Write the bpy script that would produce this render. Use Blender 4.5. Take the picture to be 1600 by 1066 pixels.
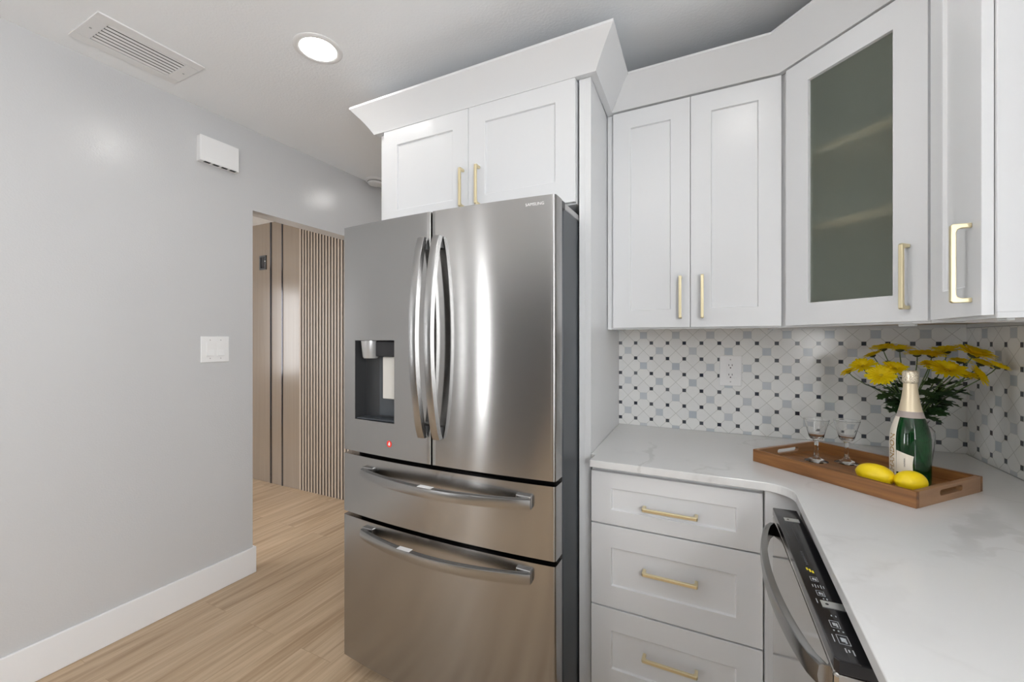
import bpy, bmesh, math, random
from mathutils import Vector, Matrix
R = math.radians
PI = math.pi
random.seed(7)
S = bpy.context.scene
COL = S.collection
for o in list(bpy.data.objects):
    bpy.data.objects.remove(o)

# ---------------------------------------------------------------- camera
cam_d = bpy.data.cameras.new('camera')
cam_d.sensor_width = 36.0
cam_d.lens = 657.7 / 1600 * 36.0
cam_d.shift_y = -1.4 / 1600
cam_d.clip_start = 0.02
cam = bpy.data.objects.new('camera', cam_d)
cam.location = (0, 0, 1.327)
cam.rotation_euler = (R(90), 0, R(26.41))
COL.objects.link(cam)
S.camera = cam

# ---------------------------------------------------------------- sky, exposure
W = bpy.data.worlds.new('sky')
S.world = W
W.use_nodes = True
W.node_tree.nodes['Background'].inputs[0].default_value = (0.97, 0.985, 1.0, 1)
W.node_tree.nodes['Background'].inputs[1].default_value = 11.0
S.view_settings.view_transform = 'Standard'
S.view_settings.look = 'None'
S.view_settings.gamma = 1.0
S.view_settings.use_curve_mapping = False
S.view_settings.exposure = 0.60
LAMP = 28.0           # strength of the recessed ceiling lights
S.cycles.max_bounces = 12
S.cycles.diffuse_bounces = 6
S.cycles.transmission_bounces = 12
S.cycles.caustics_reflective = False
S.cycles.caustics_refractive = True
S.cycles.blur_glossy = 0.5
S.cycles.sample_clamp_indirect = 6.0
S.cycles.use_denoising = True


# ---------------------------------------------------------------- materials
class NT:
    def __init__(self, name):
        self.m = bpy.data.materials.new(name)
        self.m.use_nodes = True
        self.t = self.m.node_tree
        self.b = self.t.nodes['Principled BSDF']

    def n(self, typ, **kw):
        nd = self.t.nodes.new(typ)
        for k, v in kw.items():
            setattr(nd, k, v)
        return nd

    def l(self, a, b):
        self.t.links.new(a, b)

    def put(self, sock, v):
        if isinstance(v, bpy.types.NodeSocket):
            self.l(v, sock)
        else:
            sock.default_value = v

    def math(self, op, a, b=None, c=None):
        nd = self.n('ShaderNodeMath', operation=op)
        for i, v in enumerate((a, b, c)):
            if v is not None:
                self.put(nd.inputs[i], v)
        return nd.outputs[0]

    def mix(self, f, a, b):
        nd = self.n('ShaderNodeMix', data_type='RGBA')
        self.put(nd.inputs[0], f)
        for i, v in ((6, a), (7, b)):
            if isinstance(v, tuple) and len(v) == 3:
                v = v + (1,)
            self.put(nd.inputs[i], v)
        return nd.outputs[2]

    def coord(self):
        return self.n('ShaderNodeTexCoord').outputs['Object']

    def mapped(self, scale=(1, 1, 1), rot=(0, 0, 0), loc=(0, 0, 0)):
        mp = self.n('ShaderNodeMapping')
        mp.inputs['Scale'].default_value = scale
        mp.inputs['Rotation'].default_value = rot
        mp.inputs['Location'].default_value = loc
        self.l(self.coord(), mp.inputs[0])
        return mp.outputs[0]

    def noise(self, vec, scale, detail=3, rough=0.5, dist=0.0):
        nd = self.n('ShaderNodeTexNoise')
        self.put(nd.inputs['Vector'], vec)
        nd.inputs['Scale'].default_value = scale
        nd.inputs['Detail'].default_value = detail
        nd.inputs['Roughness'].default_value = rough
        nd.inputs['Distortion'].default_value = dist
        return nd.outputs['Fac']

    def ramp(self, f, stops):
        nd = self.n('ShaderNodeValToRGB')
        e = nd.color_ramp.elements
        while len(e) < len(stops):
            e.new(0.5)
        for i, (p, c) in enumerate(stops):
            e[i].position = p
            e[i].color = c + (1,) if len(c) == 3 else c
        self.l(f, nd.inputs[0])
        return nd.outputs[0]

    def bump(self, h, strength, dist=0.01):
        nd = self.n('ShaderNodeBump')
        nd.inputs['Strength'].default_value = strength
        nd.inputs['Distance'].default_value = dist
        self.l(h, nd.inputs['Height'])
        self.l(nd.outputs[0], self.b.inputs['Normal'])

    def set(self, **kw):
        names = dict(color='Base Color', rough='Roughness', metal='Metallic', spec='Specular IOR Level', trans='Transmission Weight',
                     ior='IOR', coat='Coat Weight', emit='Emission Color', emit_s='Emission Strength', aniso='Anisotropic', sub='Subsurface Weight',
                     coat_r='Coat Roughness')
        for k, v in kw.items():
            if isinstance(v, tuple) and len(v) == 3:
                v = v + (1,)
            self.put(self.b.inputs[names[k]], v)
        return self


def simple(name, color, rough=0.5, **kw):
    return NT(name).set(color=color, rough=rough, **kw).m


def paint(name, color, rough, scale, strength):
    t = NT(name).set(color=color, rough=rough)
    t.bump(t.noise(t.coord(), scale, 2), strength, 0.004)
    return t.m


M = {}
M['wall'] = paint('wall_paint', (0.555, 0.558, 0.563), 0.23, 150, 0.13)
M['wall_dim'] = paint('dimmed_wall_paint', (0.10, 0.10, 0.10), 0.5, 150, 0.3)  # rear wall colour darkened to stand in for a dim room
M['ceiling'] = paint('ceiling_paint', (0.88, 0.90, 0.92), 0.8, 110, 0.25)
M['trim'] = simple('trim_paint', (0.80, 0.805, 0.815), 0.35)
M['white'] = simple('cabinet_paint', (0.69, 0.697, 0.706), 0.28)
M['plastic'] = simple('white_plastic', (0.80, 0.80, 0.80), 0.35)
M['rug'] = simple('added_rug_grey', (0.07, 0.068, 0.065), 0.95)
M['nozzle_clear'] = simple('cloudy_plastic', (0.62, 0.63, 0.63), 0.2)
M['gap'] = simple('dark_gap', (0.012, 0.012, 0.013), 0.7)
M['brass'] = simple('brushed_brass', (0.82, 0.72, 0.47), 0.36, metal=1.0)
M['birch'] = simple('raw_plywood', (0.50, 0.38, 0.26), 0.7)
M['dark_plastic'] = simple('dark_grey_plastic', (0.035, 0.036, 0.038), 0.35)
M['fridge_side'] = simple('dark_grey_enamel', (0.055, 0.062, 0.07), 0.38)
M['grey_plastic'] = simple('grey_plastic', (0.42, 0.42, 0.42), 0.4)
M['black'] = simple('gloss_black', (0.012, 0.012, 0.014), 0.12)
M['sticker_white'] = simple('white_sticker', (0.85, 0.85, 0.85), 0.5)
M['sticker_red'] = simple('red_sticker', (0.75, 0.03, 0.02), 0.35)
M['mark'] = simple('pale_grey_print', (0.45, 0.48, 0.50), 0.5)
M['yellow_mark'] = simple('yellow_print', (0.85, 0.72, 0.02), 0.5)
M['zinc'] = simple('zinc_bracket', (0.75, 0.76, 0.75), 0.35, metal=0.8)
M['frame'] = simple('window_frame_paint', (0.7, 0.7, 0.7), 0.4)

t = NT('lamp_lens')
t.set(color=(0.9, 0.9, 0.9), emit=(1.0, 0.975, 0.94), emit_s=LAMP)
M['lens'] = t.m


def steel(name, color, rough, aniso=0.0):
    """brushed metal, the grain running level: reflections smear up and down"""
    t = NT(name).set(color=color, metal=1.0, rough=rough, aniso=aniso)
    if aniso:
        tg = t.n('ShaderNodeTangent', direction_type='RADIAL', axis='Z')
        t.l(tg.outputs[0], t.b.inputs['Tangent'])
        t.b.inputs['Anisotropic Rotation'].default_value = 0.25
    return t.m


M['steel'] = steel('brushed_steel', (0.385, 0.378, 0.37), 0.18, 0.95)
M['steel_handle'] = steel('satin_steel', (0.35, 0.347, 0.343), 0.26)
M['dw_steel'] = steel('dishwasher_steel', (0.55, 0.53, 0.50), 0.13)

# oak plank floor (planks run along Y)
t = NT('oak_planks')
sep = t.n('ShaderNodeSeparateXYZ')
t.l(t.coord(), sep.inputs[0])
cmb = t.n('ShaderNodeCombineXYZ')
t.l(sep.outputs[1], cmb.inputs[0])
t.l(sep.outputs[0], cmb.inputs[1])
br = t.n('ShaderNodeTexBrick', offset=0.37, offset_frequency=2, squash=1.0)
t.l(cmb.outputs[0], br.inputs['Vector'])
br.inputs['Color1'].default_value = (0.0, 0.0, 0.0, 1)
br.inputs['Color2'].default_value = (1, 1, 1, 1)
br.inputs['Mortar'].default_value = (0.5, 0.5, 0.5, 1)
br.inputs['Scale'].default_value = 1.0
br.inputs['Mortar Size'].default_value = 0.0008
br.inputs['Mortar Smooth'].default_value = 0.0
br.inputs['Bias'].default_value = 0.0
br.inputs['Brick Width'].default_value = 1.22
br.inputs['Row Height'].default_value = 0.18
off = t.n('ShaderNodeVectorMath', operation='SCALE')
t.l(br.outputs['Color'], off.inputs[0])
off.inputs['Scale'].default_value = 7.3
add = t.n('ShaderNodeVectorMath', operation='ADD')
t.l(t.coord(), add.inputs[0])
t.l(off.outputs[0], add.inputs[1])
mp = t.n('ShaderNodeMapping')
mp.inputs['Scale'].default_value = (15, 0.75, 1)
t.l(add.outputs[0], mp.inputs[0])
g1 = t.noise(mp.outputs[0], 1.6, 5, 0.55, 1.0)
mp2 = t.n('ShaderNodeMapping')
mp2.inputs['Scale'].default_value = (110, 3.5, 1)
t.l(add.outputs[0], mp2.inputs[0])
g2 = t.noise(mp2.outputs[0], 1.0, 3, 0.6, 0.3)
base = t.ramp(g1, [(0.30, (0.36, 0.245, 0.148)), (0.47, (0.475, 0.345, 0.222)), (0.62, (0.555, 0.415, 0.280)), (0.8, (0.60, 0.46, 0.325))])
fine = t.math('MULTIPLY_ADD', g2, 0.34, 0.83)
tone = t.math('MULTIPLY_ADD', br.outputs['Color'], 0.10, 0.95)
sc = t.n('ShaderNodeVectorMath', operation='SCALE')
t.l(base, sc.inputs[0])
t.l(t.math('MULTIPLY', fine, tone), sc.inputs['Scale'])
colr = t.mix(t.math('MULTIPLY', br.outputs['Fac'], 0.6), sc.outputs[0], (0.28, 0.19, 0.11))
t.set(color=colr, rough=0.42)
t.bump(g2, 0.05, 0.002)
M['floor'] = t.m

# white quartz with faint grey veins
t = NT('veined_quartz')
vec = t.coord()
d1 = t.noise(vec, 2.2, 4, 0.55)
dsp = t.n('ShaderNodeVectorMath', operation='SCALE')
nz = t.n('ShaderNodeTexNoise')
t.l(vec, nz.inputs['Vector'])
nz.inputs['Scale'].default_value = 4.5
nz.inputs['Detail'].default_value = 4
t.l(nz.outputs['Color'], dsp.inputs[0])
dsp.inputs['Scale'].default_value = 0.45
ad = t.n('ShaderNodeVectorMath', operation='ADD')
t.l(vec, ad.inputs[0])
t.l(dsp.outputs[0], ad.inputs[1])
mpv = t.n('ShaderNodeMapping')
mpv.inputs['Rotation'].default_value = (0, 0, R(38))
mpv.inputs['Location'].default_value = (0.18, 0.05, 0)
t.l(ad.outputs[0], mpv.inputs[0])
vn = t.noise(mpv.outputs[0], 1.75, 2, 0.45)
ridge = t.math('ABSOLUTE', t.math('SUBTRACT', vn, 0.5))
line = t.ramp(ridge, [(0.0, (1, 1, 1)), (0.006, (0.5, 0.5, 0.5)), (0.02, (0, 0, 0))])
cloud = t.ramp(t.noise(mpv.outputs[0], 2.6, 3, 0.5), [(0.60, (0, 0, 0)), (0.64, (1, 1, 1))])
mask = t.ramp(d1, [(0.46, (0, 0, 0)), (0.58, (1, 1, 1))])
v1 = t.math('MULTIPLY', t.math('MULTIPLY', line, mask), 0.26)
sx = t.n('ShaderNodeSeparateXYZ')
ds2 = t.n('ShaderNodeVectorMath', operation='SCALE')
nz2 = t.n('ShaderNodeTexNoise')
t.l(vec, nz2.inputs['Vector'])
nz2.inputs['Scale'].default_value = 9.0
nz2.inputs['Detail'].default_value = 5
t.l(nz2.outputs['Color'], ds2.inputs[0])
ds2.inputs['Scale'].default_value = 0.16
ad2 = t.n('ShaderNodeVectorMath', operation='ADD')
t.l(vec, ad2.inputs[0])
t.l(ds2.outputs[0], ad2.inputs[1])
t.l(ad2.outputs[0], sx.inputs[0])


def band(x0, y0, ang, hw, hl):
    # soft-edged streak centred on (x0, y0), in the wobbled coordinates (offset 0.08)
    dx = t.math('SUBTRACT', sx.outputs[0], x0 + 0.08)
    dy = t.math('SUBTRACT', sx.outputs[1], y0 + 0.08)
    ca, sa = math.cos(ang), math.sin(ang)
    al = t.math('ADD', t.math('MULTIPLY', dx, ca), t.math('MULTIPLY', dy, sa))
    ac = t.math('SUBTRACT', t.math('MULTIPLY', dy, ca), t.math('MULTIPLY', dx, sa))
    q = t.math('ADD', t.math('POWER', t.math('ABSOLUTE', t.math('DIVIDE', al, hl)), 2.0), t.math('POWER', t.math('ABSOLUTE', t.math('DIVIDE', ac, hw)), 2.0))
    return t.ramp(q, [(0.0, (1, 1, 1)), (0.45, (0.75, 0.75, 0.75)), (1.0, (0, 0, 0))])


bands = t.math('MULTIPLY', band(-0.225, 1.60, R(95), 0.016, 0.17), 0.34)
bands = t.math('MAXIMUM', bands, t.math('MULTIPLY', band(-0.23, 1.43, R(85), 0.007, 0.09), 0.3))
for bnd, amt in ((band(0.50, 1.27, R(60), 0.035, 0.22), 0.40), (band(0.60, 1.18, R(112), 0.022, 0.20), 0.34), (band(0.44, 1.13, R(20), 0.010, 0.12), 0.22)):
    bands = t.math('MAXIMUM', bands, t.math('MULTIPLY', bnd, amt))
v2 = t.math('MAXIMUM', t.math('MULTIPLY', cloud, 0.07), bands)
qc = t.mix(t.math('MAXIMUM', v1, v2), (0.66, 0.66, 0.655), (0.40, 0.39, 0.38))
t.set(color=qc, rough=0.16)
M['quartz'] = t.m


# mosaic: diamonds meeting dark dots, grey squares in every other cell
def mosaic(name, axis, u0, pu, par):
    t = NT(name)
    sp = t.n('ShaderNodeSeparateXYZ')
    t.l(t.coord(), sp.inputs[0])
    q = 0.073
    u = t.math('DIVIDE', t.math('SUBTRACT', sp.outputs[axis], u0), pu)
    v = t.math('DIVIDE', t.math('SUBTRACT', sp.outputs[2], 1.313), q)
    fu, fv = t.math('FLOOR', u), t.math('FLOOR', v)
    ru, rv = t.math('ROUND', u), t.math('ROUND', v)
    du = t.math('MULTIPLY', t.math('ABSOLUTE', t.math('SUBTRACT', u, ru)), pu)
    dv = t.math('MULTIPLY', t.math('ABSOLUTE', t.math('SUBTRACT', v, rv)), q)
    dm = t.math('MAXIMUM', du, dv)
    dark = t.math('LESS_THAN', dm, 0.0075)
    dark_b = t.math('LESS_THAN', dm, 0.0085)
    a = t.math('ABSOLUTE', t.math('SUBTRACT', t.math('FRACT', u), 0.5))
    b = t.math('ABSOLUTE', t.math('SUBTRACT', t.math('FRACT', v), 0.5))
    cell = t.math('MULTIPLY', t.math('MAXIMUM', a, b), q)
    odd = t.math('LESS_THAN', t.math('ABSOLUTE', t.math('SUBTRACT', t.math('FLOORED_MODULO', t.math('ADD', fu, fv), 2.0), par)), 0.5)
    grey = t.math('MULTIPLY', t.math('LESS_THAN', cell, 0.0158), odd)
    grey_b = t.math('MULTIPLY', t.math('LESS_THAN', cell, 0.0168), odd)
    diag = t.math('LESS_THAN', t.math('MULTIPLY', t.math('ABSOLUTE', t.math('SUBTRACT', a, b)), q), 0.0011)

    def rnd(x, y, z):
        c = t.n('ShaderNodeCombineXYZ')
        t.put(c.inputs[0], x)
        t.put(c.inputs[1], y)
        c.inputs[2].default_value = z
        w = t.n('ShaderNodeTexWhiteNoise', noise_dimensions='3D')
        t.l(c.outputs[0], w.inputs[0])
        return w.outputs[0]
    rw = rnd(t.math('FLOOR', t.math('ADD', u, v)), t.math('FLOOR', t.math('SUBTRACT', u, v)), 3.1)
    marb = t.noise(t.coord(), 38, 3)
    white = t.mix(t.math('MULTIPLY_ADD', marb, 0.5, t.math('MULTIPLY', rw, 0.4)), (0.82, 0.82, 0.80), (0.72, 0.725, 0.725))
    gcol = t.mix(t.math('MULTIPLY_ADD', marb, 0.5, t.math('MULTIPLY', rnd(fu, fv, 8.7), 0.5)), (0.44, 0.50, 0.56), (0.60, 0.615, 0.63))
    dcol = t.mix(t.math('MULTIPLY', rnd(ru, rv, 1.3), 1.0), (0.015, 0.019, 0.035), (0.135, 0.145, 0.16))
    c = t.mix(diag, white, (0.50, 0.50, 0.475))
    c = t.mix(grey_b, c, (0.58, 0.58, 0.56))
    c = t.mix(grey, c, gcol)
    c = t.mix(dark_b, c, (0.5, 0.5, 0.48))
    c = t.mix(dark, c, dcol)
    t.set(color=c, rough=0.16)
    return t.m


M['tile_back'] = mosaic('marble_mosaic', 0, -0.445, 0.073, 1.0)
M['tile_right'] = mosaic('marble_mosaic_side', 1, 2.1038, 0.079, 0.0)


def wood(name, c1, c2, sx, rough, axis=0):
    t = NT(name)
    s = [26, 26, 26]
    s[axis] = sx
    g = t.noise(t.mapped(tuple(s)), 1.6, 5, 0.6, 0.6)
    t.set(color=t.ramp(g, [(0.28, c1), (0.72, c2)]), rough=rough)
    return t.m


M['acacia'] = wood('acacia_wood', (0.105, 0.037, 0.009), (0.37, 0.165, 0.050), 1.8, 0.42, 0)
M['acacia_end'] = wood('acacia_wood_side', (0.24, 0.12, 0.055), (0.38, 0.215, 0.11), 1.8, 0.42, 1)
M['laminate'] = wood('taupe_laminate', (0.20, 0.158, 0.121), (0.225, 0.180, 0.139), 0.6, 0.2, 2)
M['slat'] = wood('taupe_slat', (0.32, 0.255, 0.20), (0.37, 0.30, 0.235), 0.6, 0.35, 2)
M['groove'] = simple('dark_brown_groove', (0.022, 0.014, 0.009), 0.5)
M['chrome_black'] = simple('polished_black_strip', (0.10, 0.10, 0.11), 0.08, metal=1.0)

# glass
M['glass'] = NT('clear_glass').set(color=(1, 1, 1), rough=0.0, trans=1.0, ior=1.45).m
t = NT('frosted_glass')
t.set(color=(0.93, 0.97, 0.91), rough=0.5, trans=1.0, ior=1.3)
hz_ = t.n('ShaderNodeBsdfDiffuse')
hz_.inputs[0].default_value = (0.31, 0.35, 0.295, 1)
ms = t.n('ShaderNodeMixShader')
ms.inputs[0].default_value = 0.195
t.l(t.b.outputs[0], ms.inputs[1])
t.l(hz_.outputs[0], ms.inputs[2])
t.l(ms.outputs[0], t.t.nodes['Material Output'].inputs[0])
M['frosted'] = t.m
M['green_glass'] = NT('green_glass').set(color=(0.008, 0.12, 0.024), rough=0.0, trans=0.85, ior=1.5).m
M['foil'] = NT('champagne_foil').set(color=(0.74, 0.63, 0.45), rough=0.38, metal=0.4).m
t = NT('printed_foil')
t.set(color=t.ramp(t.noise(t.coord(), 420, 2), [(0.54, (0.80, 0.72, 0.57)), (0.62, (0.36, 0.28, 0.20))]), rough=0.35, metal=0.5)
M['foil_print'] = t.m
M['band'] = simple('rose_grey_band', (0.40, 0.34, 0.31), 0.45)
M['label'] = simple('cream_label', (0.80, 0.74, 0.64), 0.55)
M['gold_ink'] = simple('gold_ink', (0.46, 0.28, 0.08), 0.4, metal=0.4)
M['dark_ink'] = simple('dark_ink', (0.05, 0.05, 0.05), 0.6)
t = NT('lemon_peel')
t.set(color=t.mix(t.noise(t.coord(), 60, 2), (0.86, 0.60, 0.002), (0.92, 0.70, 0.008)), rough=0.42, sub=0.0)
t.bump(t.noise(t.coord(), 520, 1), 0.25, 0.001)
M['lemon'] = t.m
t = NT('yellow_petal')
pc = t.mix(t.noise(t.coord(), 90, 2), (0.93, 0.69, 0.0), (0.97, 0.85, 0.008))
t.set(color=pc, rough=0.6)
tl = t.n('ShaderNodeBsdfTranslucent')
t.l(pc, tl.inputs[0])
ms = t.n('ShaderNodeMixShader')
ms.inputs[0].default_value = 0.42
t.l(t.b.outputs[0], ms.inputs[1])
t.l(tl.outputs[0], ms.inputs[2])
t.l(ms.outputs[0], t.t.nodes['Material Output'].inputs[0])
M['petal'] = t.m
M['disk'] = simple('flower_disk', (0.55, 0.42, 0.01), 0.8)
M['calyx'] = simple('dark_calyx', (0.05, 0.055, 0.012), 0.7)
M['stem'] = simple('green_stem', (0.09, 0.15, 0.045), 0.55)
M['leaf'] = simple('dark_green_leaf', (0.022, 0.06, 0.016), 0.5)


# ---------------------------------------------------------------- mesh helpers
def new(name, bm, mat, parent=None, loc=(0, 0, 0), rot=(0, 0, 0), smooth=False, bevel=0.0, seg=2):
    me = bpy.data.meshes.new(name)
    bmesh.ops.recalc_face_normals(bm, faces=bm.faces)
    bm.to_mesh(me)
    bm.free()
    o = bpy.data.objects.new(name, me)
    COL.objects.link(o)
    me.materials.append(M[mat])
    o.location = loc
    o.rotation_euler = rot
    if parent:
        o.parent = parent
    if smooth:
        for p in me.polygons:
            p.use_smooth = True
        if smooth != 'all':
            me.set_sharp_from_angle(angle=R(38))
    if bevel:
        md = o.modifiers.new('bevel', 'BEVEL')
        md.width = bevel
        md.segments = seg
        md.limit_method = 'ANGLE'
        md.angle_limit = R(50)
        md.harden_normals = False
    return o


def tag(o, label, cat, group=None):
    o['label'] = label
    o['category'] = cat
    if group:
        o['group'] = group
    return o


def struct(o):
    o['kind'] = 'structure'
    return o


def thing(name, label, cat, loc=(0, 0, 0), rz=0.0, group=None):
    o = bpy.data.objects.new(name, None)
    o.empty_display_size = 0.05
    COL.objects.link(o)
    o.location = loc
    o.rotation_euler = (0, 0, rz)
    return tag(o, label, cat, group)


def box(bm, x0, x1, y0, y1, z0, z1):
    v = [bm.verts.new(p) for p in ((x0, y0, z0), (x1, y0, z0), (x1, y1, z0), (x0, y1, z0), (x0, y0, z1), (x1, y0, z1), (x1, y1, z1), (x0, y1, z1))]
    for f in ((0, 3, 2, 1), (4, 5, 6, 7), (0, 1, 5, 4), (1, 2, 6, 5), (2, 3, 7, 6), (3, 0, 4, 7)):
        bm.faces.new([v[i] for i in f])
    return bm


def bx(*a):
    return box(bmesh.new(), *a)


def prism(pts, z0, z1, bm=None):
    bm = bm or bmesh.new()
    lo = [bm.verts.new((x, y, z0)) for x, y in pts]
    hi = [bm.verts.new((x, y, z1)) for x, y in pts]
    bm.faces.new(lo[::-1])
    bm.faces.new(hi)
    n = len(pts)
    for i in range(n):
        j = (i + 1) % n
        bm.faces.new((lo[i], lo[j], hi[j], hi[i]))
    return bm


def lathe(prof, n=32, bm=None, center=(0, 0)):
    bm = bm or bmesh.new()
    rings = []
    cx, cy = center
    for r, z in prof:
        if r < 1e-6:
            rings.append([bm.verts.new((cx, cy, z))])
        else:
            rings.append([bm.verts.new((cx + r * math.cos(2 * PI * i / n), cy + r * math.sin(2 * PI * i / n), z)) for i in range(n)])
    for a, b in zip(rings, rings[1:]):
        for i in range(n):
            j = (i + 1) % n
            if len(a) == 1 and len(b) == 1:
                continue
            if len(a) == 1:
                bm.faces.new((a[0], b[i], b[j]))
            elif len(b) == 1:
                bm.faces.new((a[i], a[j], b[0]))
            else:
                bm.faces.new((a[i], a[j], b[j], b[i]))
    return bm


def tube(pts, rad, n=8, bm=None):
    bm = bm or bmesh.new()
    pts = [Vector(p) for p in pts]
    if not isinstance(rad, (list, tuple)):
        rad = [rad] * len(pts)
    rings = []
    ref = Vector((0.31, 0.17, 0.93)).normalized()
    for i, p in enumerate(pts):
        d = (pts[min(i + 1, len(pts) - 1)] - pts[max(i - 1, 0)]).normalized()
        a = d.cross(ref)
        if a.length < 0.05:
            a = d.cross(Vector((1, 0, 0)))
        a.normalize()
        b = d.cross(a)
        rings.append([bm.verts.new(p + (a * math.cos(2 * PI * k / n) + b * math.sin(2 * PI * k / n)) * rad[i]) for k in range(n)])
    for a, b in zip(rings, rings[1:]):
        for k in range(n):
            j = (k + 1) % n
            bm.faces.new((a[k], a[j], b[j], b[k]))
    bm.faces.new(rings[0][::-1])
    bm.faces.new(rings[-1])
    return bm


def loft(secs, bm=None):
    """secs: list of closed loops of points, all the same length"""
    bm = bm or bmesh.new()
    rs = [[bm.verts.new(p) for p in s] for s in secs]
    n = len(rs[0])
    for a, b in zip(rs, rs[1:]):
        for k in range(n):
            j = (k + 1) % n
            bm.faces.new((a[k], a[j], b[j], b[k]))
    bm.faces.new(rs[0][::-1])
    bm.faces.new(rs[-1])
    return bm


def text_mesh(s, size, extrude=0.0, align='CENTER', bold=0.0):
    cu = bpy.data.curves.new('lettering', 'FONT')
    cu.body = s
    cu.size = size
    cu.align_x = align
    cu.align_y = 'CENTER'
    cu.extrude = extrude
    cu.offset = bold
    cu.resolution_u = 3
    ob = bpy.data.objects.new('lettering', cu)
    COL.objects.link(ob)
    dg = bpy.context.evaluated_depsgraph_get()
    me = bpy.data.meshes.new_from_object(ob.evaluated_get(dg))
    bm = bmesh.new()
    bm.from_mesh(me)
    bpy.data.objects.remove(ob)
    bpy.data.curves.remove(cu)
    bpy.data.meshes.remove(me)
    return bm


# ---------------------------------------------------------------- room shell
XW, XR, YB, ZC = -2.395, 0.806, 2.11, 2.525
YN = -5.5
struct(new('floor', bx(-6.2, XR + 0.15, YN - 0.15, 3.75, -0.1, 0.0), 'floor'))
struct(new('ceiling', bx(XW - 0.11, XR + 0.15, -0.9, 3.75, ZC, ZC + 0.1), 'ceiling'))
struct(new('ceiling_living', bx(-6.2, XR + 0.15, YN - 0.15, -0.9, ZC, ZC + 0.1), 'ceiling'))
struct(new('ceiling_hall', bx(-6.2, XW - 0.11, -0.9, 2.62, 2.42, 2.625), 'ceiling'))
b = bx(XW - 0.11, XW, -0.72, 1.494, 0, ZC)
box(b, XW - 0.11, XW, 1.494, 2.41, 2.068, ZC)
box(b, XW - 0.11, XW, 2.41, 3.6, 0, ZC)
struct(new('wall_left', b, 'wall'))
struct(new('wall_back', bx(-1.4305, XR + 0.15, YB, YB + 0.12, 0, ZC), 'wall'))
b = bx(-1.4305, -1.31, YB + 0.12, 3.6, 0, ZC)
struct(new('wall_passage', b, 'wall'))
struct(new('wall_passage_end', bx(XW - 0.11, -1.31, 3.6, 3.7, 0, ZC), 'wall'))
b = bx(XR, XR + 0.15, YN, -1.7, 0, ZC)
box(b, XR, XR + 0.15, -1.7, -0.2, 0, 1.08)  # unseen window opening, added to bring daylight onto the left wall
box(b, XR, XR + 0.15, -1.7, -0.2, 2.1, ZC)
box(b, XR, XR + 0.15, -0.2, YB, 0, ZC)
struct(new('wall_right', b, 'wall'))
struct(new('wall_hall', bx(-6.2, XW - 0.11, 2.525, 2.62, 0, 2.42), 'wall'))
b = bx(-6.2, -6.1, YN, -4.8, 0, ZC)
box(b, -6.2, -6.1, -4.8, -1.4, 0, 0.1)  # unseen wide opening, added so that daylight reaches the ceiling
box(b, -6.2, -6.1, -4.8, -1.4, 2.25, ZC)
box(b, -6.2, -6.1, -1.4, -0.5, 0, ZC)
box(b, -6.2, -6.1, -0.5, 0.35, 0, ZC)
box(b, -6.2, -6.1, 0.35, 0.7, 0, 0.8)
box(b, -6.2, -6.1, 0.35, 0.7, 2.1, ZC)
box(b, -6.2, -6.1, 0.7, 2.525, 0, ZC)
struct(new('wall_far_left', b, 'wall'))


def portal(loc, rot, sx, sy):
    # guides the renderer to daylight in a window opening; gives off no light itself
    l = bpy.data.lights.new('daylight', 'AREA')
    l.shape = 'RECTANGLE'
    l.size, l.size_y = sx, sy
    l.cycles.is_portal = True
    o = bpy.data.objects.new('daylight', l)
    o.location, o.rotation_euler = loc, rot
    COL.objects.link(o)


portal((XR + 0.10, -0.95, 1.59), (0, R(90), 0), 1.02, 1.5)
portal((-6.16, 0.525, 1.45), (0, R(-90), 0), 1.3, 0.35)
portal((-6.16, -3.1, 1.175), (0, R(-90), 0), 2.15, 3.4)
# rear wall, coloured dark for the fridge reflection, with daylight openings
holes = [(-4.72, -4.58, 0.1, 2.4), (-3.98, -3.66, 0.1, 2.4)]
b = bmesh.new()
x = -6.2
for (h0, h1, s0, s1) in holes:
    box(b, x, h0, YN - 0.15, YN, 0, ZC)
    box(b, h0, h1, YN - 0.15, YN, 0, s0)
    box(b, h0, h1, YN - 0.15, YN, s1, ZC)
    x = h1
box(b, x, XR + 0.15, YN - 0.15, YN, 0, ZC)
struct(new('wall_rear', b, 'wall_dim'))
for k, (h0, h1, s0, s1) in enumerate(holes):
    portal(((h0 + h1) / 2, YN - 0.11, (s0 + s1) / 2), (R(90), 0, 0), h1 - h0, s1 - s0)
    b = bx(h0 + 0.001, h0 + 0.03, YN - 0.12, YN - 0.06, s0 + 0.001, s1 - 0.001)
    box(b, h1 - 0.03, h1 - 0.001, YN - 0.12, YN - 0.06, s0 + 0.001, s1 - 0.001)
    box(b, h0 + 0.03, h1 - 0.03, YN - 0.12, YN - 0.06, s0 + 0.001, s0 + 0.03)
    box(b, h0 + 0.03, h1 - 0.03, YN - 0.12, YN - 0.06, s1 - 0.03, s1 - 0.001)
    struct(new('window_%d' % (k + 1), b, 'frame'))
b = bx(-1.06, -0.95, -3.1, -3.0, 0, ZC)  # unseen wall and glass door added close by, as fill for the cabinet fronts
box(b, -0.95, 0.72, -3.1, -3.0, 2.3, ZC)
box(b, 0.72, XR, -3.1, -3.0, 0, ZC)
box(b, -1.06, -0.95, YN, -3.1, 0, ZC)
struct(new('wall_rear_added', b, 'wall'))
portal((-0.115, -3.07, 1.16), (R(90), 0, 0), 1.66, 2.28)
b = bmesh.new()
for x0, x1 in ((-0.949, -0.90), (-0.14, -0.09), (0.67, 0.719)):
    box(b, x0, x1, -3.08, -3.04, 0.002, 2.298)
box(b, -0.90, -0.14, -3.08, -3.04, 0.002, 0.06)
box(b, -0.90, -0.14, -3.08, -3.04, 2.24, 2.298)
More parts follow.
